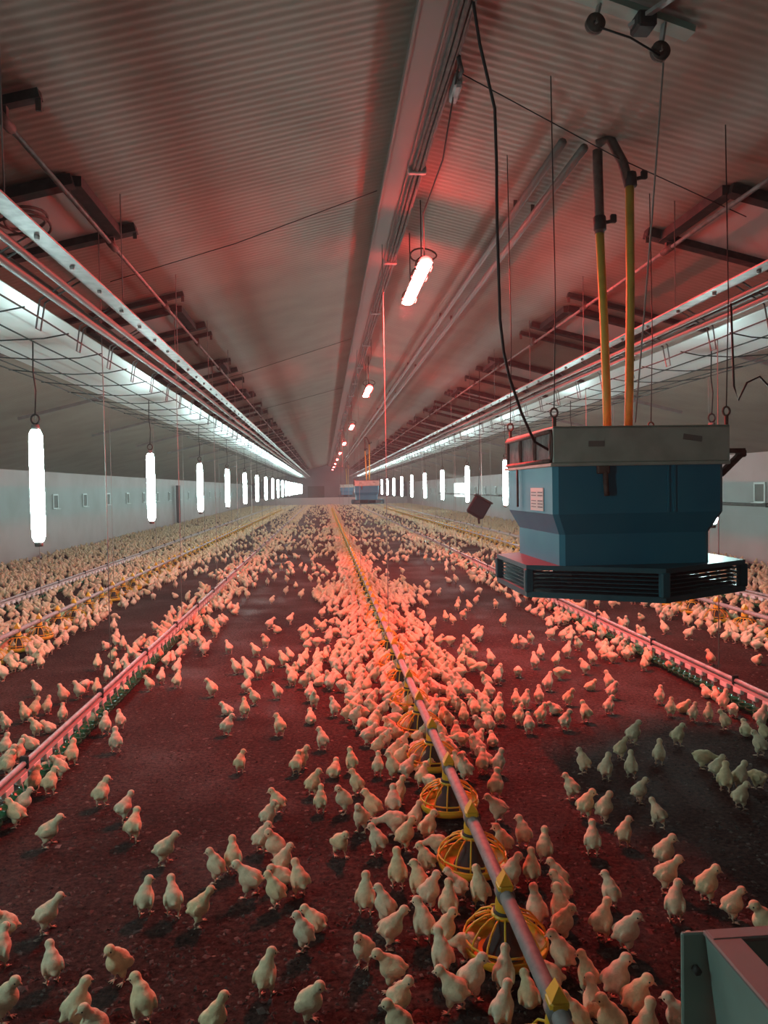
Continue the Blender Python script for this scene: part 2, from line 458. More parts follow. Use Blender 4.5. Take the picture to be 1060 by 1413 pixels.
# ------------------------------------------------------------------ white baffles on wire grids, rails, conduits, rods
for side, sn in ((-1, 'left'), (1, 'right')):
    def X(w): return CX + side * w
    zb = 2.97
    t = empty('light_baffle', (X(2.9), .5, zb), 'long glossy white baffle sheet on a wire grid above the %s tube lamps' % sn, 'baffle')
    mb = MB()
    mb.box((X(2.93), 41.2, zb), (.94, 81.6, .006))
    mb.build('sheet', M['sheet'], t)
    for w in (2.44, 2.75, 3.06, 3.3, 3.43):
        MB().tube([(X(w), y, zb - .10 + .006 * math.sin(y * 1.9 + w * 7)) for y in np.arange(.4, 82.2, .8)], .006, 5, ).build('long_wire', M['black'], t)
    for k in range(100):
        y = .8 + k * .8
        MB().tube([(X(2.42), y, zb - .095), (X(2.6), y + .02, zb - .125), (X(2.9), y + .04, zb - .135), (X(3.2), y + .02, zb - .12), (X(3.46), y, zb - .095)], .0055, 5).build('cross_wire', M['black'], t)
    for k in range(100):
        y = 1.1 + k * .8
        MB().tube([(X(2.16), y - .045, 3.14), (X(2.42), y - .045, 2.98), (X(2.45), y - .04, 2.80), (X(2.45), y + .04, 2.80), (X(2.42), y + .045, 2.98), (X(2.16), y + .045, 3.14)], .006, 5).build('hanger', M['dull'], t)
    t = empty('steel_rail', (X(2.09), .5, 3.08), 'long pale perforated steel rail beside the %s baffle, nearer the ridge' % sn, 'rail')
    mb = MB(); mb.box((X(2.09), 41.2, 3.08), (.11, 81.6, .010)); mb.box((X(2.14), 41.2, 3.105), (.010, 81.6, .05))
    for y in np.arange(.8, 40, .55):
        mb.tube([(X(2.09), y, 3.075), (X(2.09), y, 3.055)], .014, 6)
    mb.build('rail', M['galv'], t)
    for y in np.arange(1.6, 82, 2.1):
        MB().tube([(X(2.09), y, 3.12), (X(2.09), y, ceil_z(X(2.09)) - .01)], .004, 5).build('drop_cord', M['dull'], t)
    for i, (w, z, r) in enumerate(((2.2, 3.02, .022), (2.29, 2.97, .026), (2.36, 3.05, .018))):
        o = MB().tube([(X(w), y, z + .008 * math.sin(y * .8 + i)) for y in np.arange(.5, 82.4, 1.6)], r, 8).build('conduit', M['rim'], None, (X(w), .5, z))
        tag(o, '%s between the %s steel rail and white baffle' % (('thin dirty pipe', 'thick dirty pipe', 'slim upper pipe')[i], sn), 'pipe')
    # actuator rod below the roof with couplers
    t = empty('steel_rod', (X(2.31), -.5, 3.74), 'thin pale steel rod running under the %s roof slope hatches' % sn, 'rod')
    MB().tube([(X(2.31), -.5, 3.74), (X(2.31), 82, 3.74)], .016, 8).build('rod', M['galv'], t)
    for k in range(36):
        y = 4.3 + 2.1 * k
        MB().tube([(X(2.31), y - .09, 3.74), (X(2.31), y + .09, 3.74)], .03, 8).build('coupler', M['rust'], t)
    # roof bars carrying the rod
    for k in range(38):
        y = 2.2 + 2.1 * k
        t = empty('cross_bar', (X(2.15), y, ceil_z(X(2.15)) - .03), '%s dark bar across the %s roof slope carrying the steel rod' % (nth(k), sn), 'bar', 'dark bars across the %s roof slope' % sn)
        MB().bar((X(2.12), y, ceil_z(X(2.12)) - .045), (X(3.75), y, ceil_z(X(3.75)) - .045), .06, .05).build('bar', M['black'], t)
        MB().bar((X(2.31), y, ceil_z(X(2.31)) - .06), (X(2.31), y, 3.75), .035, .035).build('hanger', M['rust'], t)
        MB().bar((X(2.13), y, ceil_z(X(2.13)) - .05), (X(2.13), y, ceil_z(X(2.13)) - .13), .015, .03).build('hook', M['rust'], t)
    # roof hatches
    for k in range(21):
        y = 5.35 + 3.65 * k
        w0, w1, L = 2.28, 3.25, 1.05
        t = empty('roof_hatch', (X(w0), y, ceil_z(X(w0)) - .02), '%s black framed hatch in the %s roof slope' % (nth(k), sn), 'hatch', 'black framed hatches in the %s roof slope' % sn)
        def R(w, d): return ceil_z(X(w)) - d
        mb = MB()
        mb.bar((X(w0), y, R(w0, .05)), (X(w0), y + L, R(w0, .05)), .10, .07)
        mb.bar((X(w1), y, R(w1, .05)), (X(w1), y + L, R(w1, .05)), .10, .07)
        mb.bar((X(w0), y, R(w0, .05)), (X(w1), y, R(w1, .05)), .10, .07)
        mb.bar((X(w0 - .16), y + L, R(w0 - .16, .05)), (X(w1), y + L, R(w1, .05)), .10, .07)
        mb.build('frame', M['black'], t)
        mb = MB()
        mb.bar((X(w0 + .05), y + L / 2, R(w0 + .05, .022)), (X(w1 - .05), y + L / 2, R(w1 - .05, .022)), L - .1, .012)
        mb.build('flap', M['pale'], t)
    # bars low on the roof slope, outside the tube lamps
    for k in range(20):
        y = 5.0 + 4.0 * k
        o = MB().bar((X(4.0), y, ceil_z(X(4.0)) - .09), (X(5.6), y, ceil_z(X(5.6)) - .09), .05, .05).build('purlin_bar', M['dull'], None, (X(4.0), y, ceil_z(X(4.0)) - .09))
        tag(o, '%s dull bar low on the %s roof slope outside the tube lamps' % (nth(k), sn), 'bar', 'dull bars low on the %s roof slope' % sn)

# coil of cable on the nearest left hatch
mb = MB()
for i, (rx, ry, off) in enumerate(((.16, .20, 0), (.13, .26, .03), (.19, .15, -.03))):
    cx0 = CX - 2.72
    mb.tube([(cx0 + rx * math.cos(a) + off, 5.62 + ry * math.sin(a) + off, ceil_z(cx0 + rx * math.cos(a)) - .10 - .03 * i) for a in np.linspace(0, 2 * PI, 22, endpoint=False)], .010, 6, closed=True)
tag(mb.build('cable_coil', M['rust'], None, (CX - 2.72, 5.62, 3.72)), 'loose coil of brown cable hanging at the nearest left roof hatch', 'cable')

# ------------------------------------------------------------------ white tube lamps
def make_tube_lamp(x, y, label, group):
    t = empty('tube_lamp', (x, y, 1.36), label, 'lamp', group)
    z0, z1 = 1.36, 2.27
    MB().lathe([(.012, 0), (.036, .012), (.05, .05), (.053, .2), (.053, z1 - z0 - .2), (.05, z1 - z0 - .05), (.036, z1 - z0 - .012), (.012, z1 - z0)], 14, 0, (x, y, z0)).build('tube', M['tube'], t)
    MB().lathe([(.001, -.03), (.03, -.03), (.034, .0), (.03, .016), (.001, .016)], 12, 0, (x, y, z0)).build('end_cap', M['dull'], t)
    MB().lathe([(.001, -.016), (.03, -.016), (.034, .0), (.03, .03), (.001, .035)], 12, 0, (x, y, z1)).build('end_cap', M['dull'], t)
    MB().tube([(x + .032 * math.cos(a), y, z1 + .075 + .038 * math.sin(a)) for a in np.linspace(0, 2 * PI, 14, endpoint=False)], .008, 5, closed=True).build('ring', M['black'], t)
    MB().tube([(x, y, z1 + .11), (x + .012, y, z1 + .3), (x - .006, y, z1 + .45), (x, y, 2.965)], .006, 5).build('cord', M['cable'], t)
    return t
XL, XR = CX - 2.93, CX + 2.93
tl = None
for side, sn, x, ys in ((-1, 'left', XL, [6.33 + 4.05 * k for k in range(-1, 19)]), (1, 'right', XR, [14.95 + 4.05 * k for k in range(-2, 17)])):
    for k, y in enumerate(ys):
        lab = '%s glowing white tube lamp hung in the row on the %s' % (nth(k), sn)
        if tl is None: tl = make_tube_lamp(x, y, lab, 'white tube lamps')
        else: copy_tree(tl, (x, y, 1.36), lab)

# ------------------------------------------------------------------ walls: vents, posts, pipes
def make_vent(x, y, side, label, group):
    t = empty('wall_vent', (x, y, 1.38), label, 'vent', group)
    s = -side
    mb = MB()
    for dy in (-.19, .19): mb.box((x + s * .015, y + dy, 1.52), (.03, .04, .40))
    for dz in (-.2, .2): mb.box((x + s * .015, y, 1.52 + dz), (.03, .42, .04))
    mb.build('frame', M['white_pl'], t)
    mb = MB(); mb.box((x + s * .012, y, 1.52), (.012, .34, .36), rot=Matrix.Rotation(s * .06, 3, 'Y'))
    mb.build('flap', M['rim'], t)
    mb = MB(); mb.box((x + s * .045, y, 1.31), (.09, .44, .015)); mb.build('sill', M['white_pl'], t)
    return t
for side, sn, x, y0 in ((-1, 'left', CX - HW + .003, 23.0), (1, 'right', CX + HW - .003, 15.4)):
    v0 = None
    for k in range(21):
        y = y0 + 2.75 * k
        if side > 0 and 48.5 < y < 54: continue
        lab = '%s small framed air vent along the %s wall' % (nth(k), sn)
        g = 'small air vents in the %s wall' % sn
        if v0 is None: v0 = make_vent(x, y, side, lab, g)
        else: copy_tree(v0, (x, y, 1.38), lab)
t = empty('wall_post', (-7.62, 41, 0), 'dark upright post in front of the left wall beyond the second tube lamp', 'post')
MB().box((-7.62, 41, 1.04), (.2, .2, 2.08), ch=.01).build('post', M['back'], t)
MB().box((-7.62, 41, .02), (.34, .34, .04)).build('base_plate', M['black'], t)
t = empty('wall_pipe', (CX + HW - .08, 10, 1.27), 'dark pipe running along the right wall behind the blue heater', 'pipe')
MB().tube([(CX + HW - .08, 8, 1.27), (CX + HW - .08, 60, 1.27)], .035, 8).build('pipe', M['dull'], t)
for y in np.arange(9, 60, 3.0): MB().box((CX + HW - .06, y, 1.27), (.12, .05, .09)).build('bracket', M['black'], t)

# ------------------------------------------------------------------ hot water pipes under the right roof slope
for i, (w, lab) in enumerate(((1.02, 'supply pipe hung under the right roof slope, nearer the ridge'), (1.17, 'return pipe hung under the right roof slope, farther from the ridge'))):
    x = CX + w; z = ceil_z(x) - .11
    t = empty('heating_pipe', (x, 5.2, z), lab, 'pipe')
    MB().tube([(x, y, z) for y in np.arange(5.2, 82, 2)], .03, 8).build('pipe', M['rim'], t)
    for y in np.arange(6.5, 82, 4.2): MB().bar((x, y, z), (x, y, ceil_z(x) - .02), .012, .03).build('pipe_hook', M['rust'], t)

# ------------------------------------------------------------------ blue hanging air heaters
def make_heater(cx, cy, label, group):
    t = empty('air_heater', (cx, cy, 1.04), label, 'heater', group)
    hexa = lambda r, rot=0: [(cx - .045 + r * math.cos(PI / 6 + PI / 3 * k), cy + r * math.sin(PI / 6 + PI / 3 * k)) for k in range(6)]
    H = hexa(.84)
    # outlet base: bottom and top plates, corner posts, louvre blades, dark inner cone
    base = MB()
    base.prism(H, 1.04, 1.075); base.prism(H, 1.215, 1.245)
    for (x, y) in hexa(.82):
        base.box((x, y, 1.145), (.055, .055, .15), ch=.008)
    b = base.build('outlet_base', M['blue_dark'], t)
    lv = MB()
    for z in (1.095, 1.12, 1.145, 1.17, 1.195):
        for k in range(6):
            x0, y0 = hexa(.775)[k]; x1, y1 = hexa(.775)[(k + 1) % 6]
            p0, p1 = Vector((x0, y0, z)), Vector((x1, y1, z))
            d = (p1 - p0); q = d.to_track_quat('X', 'Z').to_matrix()
            lv.box((p0 + p1) / 2, (d.length, .05, .005), 0, q @ Matrix.Rotation(.12, 3, 'X'))
    lv.build('louvre', M['blue_dark'], b)
    MB().prism(hexa(.42), 1.08, 1.215).build('deflector', M['black'], b)
    # body: upper box, tapered shoulder, narrower neck, slightly chamfered corners
    def sq(hx, hy, c): return [(cx - .10 + sx * a, cy - .02 + sy * bb) for (sx, sy, a, bb) in ((-1,-1,hx,hy-c),(-1,-1,hx-c,hy),(1,-1,hx-c,hy),(1,-1,hx,hy-c),(1,1,hx,hy-c),(1,1,hx-c,hy),(-1,1,hx-c,hy),(-1,1,hx,hy-c))]
    secs = [(1.245, .485, .52, .03), (1.44, .485, .52, .03), (1.57, .545, .585, .03), (1.885, .545, .585, .03)]
    vv = []; ff = []
    for z, a, bb, c in secs: vv += [(x, y, z) for x, y in sq(a, bb, c)]
    for i in range(3):
        for k in range(8): ff.append((i * 8 + k, i * 8 + (k + 1) % 8, i * 8 + 8 + (k + 1) % 8, i * 8 + 8 + k))
    ff.append(tuple(range(7, -1, -1))); ff.append(tuple(24 + k for k in range(8)))
    mb = MB(); mb.add(vv, ff)
    xf = cy - .02 - .585                                             # front plane
    mb.box((cx - .10 + .18, xf - .003, 1.73), (.012, .008, .31)); mb.box((cx - .10 + .22, xf - .003, 1.73), (.012, .008, .31))
    body = mb.build('body', M['blue'], t)
    mb = MB(); mb.box((cx - .10, cy - .02, 1.875), (1.14, 1.22, .022), ch=.004); mb.build('body_rim', M['grey_box'], body)
    hx = cx - .10 - .24
    mb = MB(); mb.box((hx, xf - .018, 1.84), (.075, .036, .05), ch=.006); mb.tube([(hx + .012, xf - .022, 1.83), (hx + .014, xf - .026, 1.74), (hx + .02, xf - .024, 1.68)], .017, 8); mb.build('latch', M['rust'], body)
    # sticker on the left side
    sx = cx - .10 - .545
    st = MB().box((sx - .003, cy - .24, 1.66), (.004, .30, .15)).build('sticker', M['sticker'], body)
    mb = MB()
    for z in (1.685, 1.665, 1.63, 1.61, 1.59): mb.box((sx - .006, cy - .32, z + .02), (.002, .11, .008)); mb.box((sx - .006, cy - .17, z + .02), (.002, .11, .006))
    mb.build('print', M['ink'], st)
    MB().tube([(sx - .02, cy + .2, 1.87), (sx - .02, cy + .2, 1.6)], .008, 6).build('side_rod', M['rust'], body)
    # grey coil box on top
    gx, gy = cx - .10, cy - .02
    mb = MB()
    mb.box((gx + .01, gy - .59, 1.998), (1.12, .02, .222), ch=.004)                      # front plate
    mb.box((gx + .01, gy + .59, 1.998), (1.12, .02, .222), ch=.004)
    mb.box((gx + .01, gy, 2.10), (1.12, 1.2, .018), ch=.004)                             # top plate
    mb.box((gx + .565, gy, 1.998), (.02, 1.16, .222))
    cb = mb.build('coil_casing', M['grey_box'], t)
    mb = MB()
    for y in np.arange(gy - .56, gy + .57, .028): mb.box((gx - .49, y, 1.99), (.12, .006, .19))
    mb.box((gx - .42, gy, 1.99), (.02, 1.16, .19))
    mb.build('coil_fins', M['galv'], cb)
    mb = MB()
    for y in (gy - .57, gy - .2, gy + .17, gy + .54): mb.tube([(gx - .555, y + .02 * math.cos(a), 1.99 + .085 * math.sin(a)) for a in np.linspace(0, 2 * PI, 12, endpoint=False)], .008, 5, closed=True)
    mb.tube([(gx - .56, gy - .57, 2.08), (gx - .56, gy + .55, 2.08)], .014, 6); mb.tube([(gx - .56, gy - .57, 1.90), (gx - .56, gy + .55, 1.90)], .014, 6)
    mb.build('coil_pipe', M['rust'], cb)
    for dx, dz, w in ((-.28, .0, .10), (.33, .03, .12)):
        MB().box((gx + dx, gy - .6015, 2.0 + dz), (w, .003, .035), rot=Matrix.Rotation(.15 if dx > 0 else 0, 3, 'Y')).build('tape', M['rim'], cb)
    MB().lathe([(.30, 2.11), (.34, 2.11), (.34, 2.125), (.30, 2.125), (.30, 2.11)], 24, 0, (gx, gy + .15, 0)).build('fan_ring', M['dull'], cb)
    # side arm on the right
    mb = MB(); mb.bar((gx + .56, gy - .5, 1.80), (gx + .72, gy - .46, 1.93), .03, .035); mb.box((gx + .64, gy - .5, 1.95), (.16, .03, .03)); mb.box((gx + .72, gy - .46, 1.935), (.06, .05, .05), ch=.01)
    mb.build('side_arm', M['rust'], t)
    # lifting eyes and chains
    for (ex, ey) in ((-.53, -.56), (.57, -.56), (-.53, .55), (.57, .55)):
        X_, Y_ = gx + ex, gy + ey
        mb = MB()
        mb.tube([(X_, Y_, 1.90), (X_, Y_, 2.17)], .012, 6)
        mb.tube([(X_ + .022 * math.cos(a), Y_, 2.195 + .028 * math.sin(a)) for a in np.linspace(0, 2 * PI, 12, endpoint=False)], .007, 5, closed=True)
        e = mb.build('lifting_eye', M['rust'], t)
        MB().tube([(X_, Y_, 2.22), (X_ + .015, Y_, 2.9), (X_, Y_, ceil_z(X_) - .03)], .0038, 5).build('lifting_cable', M['cable'], e)
    # hot water hoses: yellow hose, dark insulated top, valve
    def hose(pts_y, pts_d, valve):
        h = MB().tube(pts_y, .029, 12).build('water_hose', M['hose'], t)
        MB().tube(pts_d, .034, 12).build('hose_top', M['rust'], h)
        x, y, z = valve
        mb = MB(); mb.tube([(x, y - .01, z), (x, y, z + .09)], .043, 10); mb.tube([(x + .02, y, z + .05), (x + .09, y - .02, z + .06)], .013, 6); mb.box((x + .09, y - .02, z + .075), (.045, .03, .06), ch=.008)
        mb.build('valve', M['black'], h)
    zt = ceil_z(cx - .12) - .09
    hose([(cx - .075, cy, 2.10), (cx - .08, cy, 2.4), (cx - .095, cy, 2.9), (cx - .12, cy, 3.5)],
         [(cx - .12, cy, 3.48), (cx - .125, cy, 3.75), (cx - .13, cy, zt - .1), (cx - .13, cy, zt)], (cx - .12, cy, 3.5))
    hose([(cx + .055, cy - .05, 2.10), (cx + .065, cy - .05, 2.5), (cx + .075, cy - .05, 3.1), (cx + .075, cy - .05, 3.82)],
         [(cx + .07, cy - .05, 3.80), (cx + .03, cy - .04, 3.95), (cx - .05, cy - .02, 4.12), (cx - .13, cy, zt + .04)], (cx + .078, cy - .05, 3.78))
    return t
CXH, CYH = 2.05, 5.22
heater = make_heater(CXH, CYH, 'big blue hanging air heater with yellow hoses in the right foreground', 'blue hanging air heaters')
copy_tree(heater, (CXH, 35.5, 1.04), 'small distant blue air heater hanging far down the house, right of the lamps')
copy_tree(heater, (CXH, 66, 1.04), 'farthest blue air heater, tiny, just left of the other distant heater')

# black power cable from the roof to the heater
pts = [(.787, 3.9, 4.36), (.80, 3.91, 4.201), (.839, 3.95, 4.016), (.948, 4.1, 3.762), (.968, 4.16, 3.5), (.976, 4.2, 3.224), (1.0, 4.28, 2.95), (1.021, 4.35, 2.704), (1.06, 4.43, 2.53), (1.108, 4.5, 2.396), (1.2, 4.58, 2.19), (1.30, 4.66, 2.02), (1.41, 4.72, 1.97)]
tag(MB().tube(pts, .0085, 8).build('power_cable', M['cable'], None, pts[0]), 'black power cable hanging from the ridge down to the blue heater', 'cable')
# cable spliced loops above the heater's right corner
tag(MB().tube([(2.75, 5.0, 2.95), (2.78, 5.02, 2.4), (2.8, 5.0, 2.3), (2.86, 5.0, 2.42), (2.95, 5.0, 2.46), (3.05, 5.0, 2.36), (3.1, 5.0, 2.25)], .007, 6).build('loose_cable', M['cable'], None, (2.75, 5.0, 2.95)), 'loose dark cable bent above the right corner of the big blue heater', 'cable')

# pulley bar at the roof above the heater
t = empty('pulley_bar', (1.6, 3.9, 4.15), 'grey green bar with two pulleys fixed to the roof at top right', 'pulley')
MB().bar((1.22, 3.86, ceil_z(1.22) - .045), (1.95, 3.93, ceil_z(1.95) - .045), .09, .035).build('bar', M['teal'], t)
MB().box((1.66, 3.85, 4.08), (.10, .12, .08), ch=.012).build('bracket', M['black'], t)
MB().bar((1.6, 3.88, 4.08), (1.78, 3.62, 4.12), .03, .02).build('arm', M['galv'], t)
for (x, z) in ((1.42, 4.13), (1.76, 4.0)):
    w = MB(); prof = [(.012, -.014), (.05, -.014), (.044, -.005), (.044, .005), (.05, .014), (.012, .014)]
    q = Matrix.Rotation(PI / 2, 3, 'X'); tmp = MB(); tmp.lathe(prof, 18)
    w.add([q @ Vector(p) + Vector((x, 3.88, z - .04)) for p in tmp.v], tmp.f, 0, True)
    wh = w.build('pulley_wheel', M['rust'], t)
    MB().bar((x, 3.88, z - .04), (x + .03, 3.89, ceil_z(x) - .05), .03, .012).build('fork', M['galv'], wh)
tag(MB().tube([(1.44, 3.86, 4.06), (1.6, 3.87, 4.02), (1.75, 3.86, 3.93)], .006, 5).build('pulley_cable', M['cable'], None, (1.44, 3.86, 4.06)), 'short dark cable between the two pulleys at top right', 'cable')
o = MB().tube([(1.79, 3.9, 3.96), (1.85, 4.2, 3.2), (1.92, 4.61, 2.13)], .005, 5).build('lifting_cord', M['cord'], None, (1.79, 3.9, 3.96))
tag(o, 'thin cord from the right pulley down to the big blue heater', 'cord')

# thin guy wires under the roof
for i, (p0, p1) in enumerate((((-2.0, 7.6, 3.77), (.5, 6.6, 4.28)), ((.85, 4.7, 4.28), (3.2, 5.6, 3.74)), ((-3.2, 14.5, 3.45), (.5, 12.9, 4.25)), ((.55, 19.4, 4.3), (-3.6, 20.1, 3.38)))):
    mid = (Vector(p0) + Vector(p1)) / 2 - Vector((0, 0, .04))
    tag(MB().tube([p0, mid, p1], .004, 5).build('guy_wire', M['cable'], None, p0),
        ('thin dark wire across the left roof slope nearest the camera', 'thin dark wire across the right roof slope above the yellow hoses', 'thin dark wire across the left roof slope level with the second red lamp', 'farthest thin dark wire across the left roof slope')[i], 'wire')

# dark tilted bin hanging right of centre
t = empty('hanging_bin', (2.84, 14, 1.38), 'dark box hanging tilted on a cable in front of the right tube lamps', 'bin')
q = Matrix.Rotation(.55, 3, 'Y') @ Matrix.Rotation(-.12, 3, 'Z')
mb = MB(); mb.box((2.84, 14, 1.36), (.33, .32, .34), rot=q, ch=.03); bb = mb.build('box_body', mat('dark_teal_plastic', (.010, .022, .027), .8, spec=.2), t)
mb = MB(); c = Vector((2.84, 14, 1.36)); mb.box(c + q @ Vector((0, 0, .18)), (.36, .35, .03), rot=q, ch=.008); mb.build('lid', M['black'], t)
mb = MB(); mb.tube([c + q @ Vector((.1, 0, -.17)), c + q @ Vector((.16, 0, -.25))], .02, 8); mb.build('spout', M['black'], t)
mb = MB(); mb.tube([(2.84, 14, 1.52), (2.87, 14, 2.2), (2.89, 14, ceil_z(2.89) - .02)], .006, 5); mb.build('cable', M['cable'], t)

# grey metal bin at the lower right corner
BX, BY, BZ = .985, 1.93, .55
t = empty('metal_hopper', (1.35, 1.5, 0), 'open grey sheet metal hopper in the lower right corner', 'hopper')
mb = MB()
W, D = .72, .95
x0, x1, y1, y0 = BX, BX + W, BY, BY - D
zb = .10
# outer walls, slightly tapered to the floor
mb.add([(x0, y0, BZ), (x0, y1, BZ), (x0 + .04, y1 - .04, zb), (x0 + .04, y0 + .04, zb)], [(0, 1, 2, 3)])
mb.add([(x1, y0, BZ), (x1, y1, BZ), (x1 - .04, y1 - .04, zb), (x1 - .04, y0 + .04, zb)], [(3, 2, 1, 0)])
mb.add([(x0, y0, BZ), (x1, y0, BZ), (x1 - .04, y0 + .04, zb), (x0 + .04, y0 + .04, zb)], [(3, 2, 1, 0)])
mb.add([(x0, y1, BZ), (x1, y1, BZ), (x1 - .04, y1 - .04, zb), (x0 + .04, y1 - .04, zb)], [(0, 1, 2, 3)])
mb.add([(x0 + .04, y0 + .04, zb), (x1 - .04, y0 + .04, zb), (x1 - .04, y1 - .04, zb), (x0 + .04, y1 - .04, zb)], [(0, 1, 2, 3)])
for (a, b_) in ((x0 + .08, y0 + .08), (x1 - .08, y0 + .08), (x0 + .08, y1 - .08), (x1 - .08, y1 - .08)):
    mb.box((a, b_, .05), (.04, .04, .11))
body = mb.build('hopper_body', M['teal'], t)
mb = MB()
rw = .075
mb.box((x0 + rw / 2, (y0 + y1) / 2, BZ + .006), (rw + .01, D + .01, .014), ch=.004); mb.box((x1 - rw / 2, (y0 + y1) / 2, BZ + .006), (rw + .01, D + .01, .014), ch=.004)
mb.box(((x0 + x1) / 2, y1 - rw / 4, BZ + .008), (W, rw / 2 + .01, .014), ch=.004); mb.box(((x0 + x1) / 2, y0 + rw / 2, BZ + .008), (W, rw + .01, .014), ch=.004)
mb.build('rim', M['rim'], t)
mb = MB(); mb.box((x0 - .01, y1 + .012, .29), (.10, .014, .53), ch=.004); pl = mb.build('corner_flange', M['teal'], t)
mb = MB(); mb.tube([(x0 - .025, y1 + .006, .46), (x0 - .025, y1 - .012, .46)], .011, 6); mb.build('bolt', M['black'], pl)
mb = MB(); mb.box(((x0 + x1) / 2, (y0 + y1) / 2, .30), (W - .14, D - .14, .01)); mb.build('feed', M['feed'], t)

# ------------------------------------------------------------------ feed lines and pans
PZ = .24
def pan_meshes(detail):
    n = 26 if detail else 12
    dish = MB(); dish.lathe([(.001, .012), (.12, .012), (.150, .028), (.160, .062), (.154, .064), (.142, .034), (.11, .02), (.001, .02)], n)
    grill = MB()
    ns = 14 if detail else 8
    for k in range(ns):
        a = 2 * PI * k / ns
        pr = [(.045, .165), (.075, .160), (.115, .138), (.145, .105), (.152, .085), (.150, .064)]
        grill.tube([(r * math.cos(a), r * math.sin(a), z) for r, z in pr], .0042, 5 if detail else 3, caps=detail)
    for r, z, th in ((.153, .086, .0045), (.156, .062, .0055)):
        grill.tube([(r * math.cos(a), r * math.sin(a), z) for a in np.linspace(0, 2 * PI, n, endpoint=False)], th, 5 if detail else 3, closed=True)
    grill.lathe([(.03, .176), (.052, .170), (.052, .160), (.03, .160)], n)
    cone = MB(); cone.lathe([(.035, .165), (.04, .10), (.07, .06), (.085, .03)], n)
    ring = MB(); ring.lathe([(.036, .172), (.044, .172), (.044, .182), (.036, .182)], n)
    spout = MB(); spout.lathe([(.036, .165), (.036, .21), (.030, PZ)], n)
    clamp = MB(); clamp.tube([(0, -.03, PZ), (0, .03, PZ)], .034, 14 if detail else 8)
    cap = MB()
    cap.box((0, 0, PZ + .028), (.058, .062, .03), ch=.008)
    cap.add([(-.026, -.03, PZ + .042), (.026, -.03, PZ + .042), (.026, .03, PZ + .042), (-.026, .03, PZ + .042), (0, -.018, PZ + .085), (0, .022, PZ + .085)],
            [(0, 1, 4), (1, 2, 5, 4), (2, 3, 5), (3, 0, 4, 5)])
    return dict(dish=(dish, 'yellow'), grill=(grill, 'yellow'), inner_cone=(cone, 'black'), collar_ring=(ring, 'black'), spout=(spout, 'yellow'), clamp=(clamp, 'dull'), cap=(cap, 'yellow'))
PD = pan_meshes(True)
PS = pan_meshes(False)
far_pan = MB()
for k_, (m_, c_) in PS.items():
    far_pan.add(m_.v, m_.f, {'yellow': 0, 'black': 1, 'dull': 2}[c_], True)
far_mesh = far_pan.mesh('feeder_pan', [M['yellow'], M['black'], M['dull']])
pan0 = None
PAN0 = 2.119      # first tee of the centre line in the picture (y)
LINES = (('centre', CX - .01, PAN0, 96), ('left', -3.42, 6.2, 88), ('right', 4.87, 6.0, 88))
for ln_, x, ys, cnt in LINES:
    o = MB().tube([(x, y, PZ) for y in ([-1.5] if ln_ == 'centre' else [3.0]) + list(np.arange(4, 83, 3.0))], .0265, 14).build('feed_pipe', M['feed_tube'], None, (x, 3, PZ))
    tag(o, {'centre': 'long dull feed pipe of the centre line under the red lamps', 'left': 'long feed pipe of the left line beyond the left drinker', 'right': 'long feed pipe of the right line beyond the right drinker'}[ln_], 'pipe')
    for k in range(cnt):
        y = ys + .644 * k
        lab = '%s yellow feeder pan from the camera on the %s feed line' % (nth(k), ln_)
        grp = 'yellow feeder pans on the %s line' % ln_
        if (ln_ == 'centre' and k < 14) or (ln_ != 'centre' and k < 6):
            if pan0 is None:
                pan0 = empty('feeder_pan', (0, 0, 0), lab, 'feeder', grp)
                for nm, (m_, c_) in PD.items(): m_.build(nm, M[c_], pan0)
                pan0.location = (x, y, 0); c = pan0
            else:
                c = copy_tree(pan0, (x, y, 0), lab)
        else:
            c = bpy.data.objects.new('feeder_pan', far_mesh); COL.objects.link(c); c.location = (x, y, 0)
            tag(c, lab, 'feeder')
        c['group'] = grp

# ------------------------------------------------------------------ nipple drinker lines
cup = MB(); cup.lathe([(.001, .028), (.038, .030), (.052, .045), (.056, .062), (.052, .062), (.045, .046), (.001, .036)], 14)
cup.tube([(.0, .0, .03), (0, 0, .02)], .012, 6)
cup_mesh = cup.mesh('drip_cup', [M['green']])
nip = MB(); nip.box((0, 0, .145), (.036, .11, .045), ch=.006); nip.tube([(0, 0, .125), (0, 0, .10)], .008, 6); nip.tube([(0, 0, .13), (.014, 0, .06)], .004, 4)
nip_mesh = nip.mesh('nipple', [M['white_pl']])
for ln_, x, y0 in (('inner left', -1.74, 1.2), ('inner right', 3.16, 2.4), ('outer left', -4.67, 6.0), ('outer right', 5.95, 6.0)):
    t = empty('drinker_line', (x, y0, 0), 'long %s drinker line with pink grey pipe, white nipples and green drip cups' % ln_, 'drinker')
    MB().tube([(x, y, .212) for y in np.arange(y0, 82, 2.5)], .017, 10).build('support_pipe', M['galv'], t)
    MB().box((x, (y0 + 82) / 2, .175), (.028, 82 - y0, .026)).build('water_pipe', M['pipe_pl'], t)
    for k in range(100):
        y = y0 + .1 * k + .05
        if k < 100:
            o = bpy.data.objects.new('drip_cup', cup_mesh); COL.objects.link(o); o.parent = t; o.location = (0, y - y0, 0)
    mb = MB()
    for k in range(100, 320):
        y = y0 + .1 * k + .05
        mb.lathe([(.001, .028), (.042, .045), (.046, .058), (.001, .036)], 7, 0, (x, y, 0))
    tag(mb.build('drip_cup', M['green'], t), kind='stuff')
    for k in range(70):
        o = bpy.data.objects.new('nipple', nip_mesh); COL.objects.link(o); o.parent = t; o.location = (0, .2 * k + .05, 0)
    for k in range(24):
        y = y0 + .3 + 1.5 * k
        MB().box((x, y, .215), (.05, .022, .075), ch=.006).build('clip', M['black'], t)
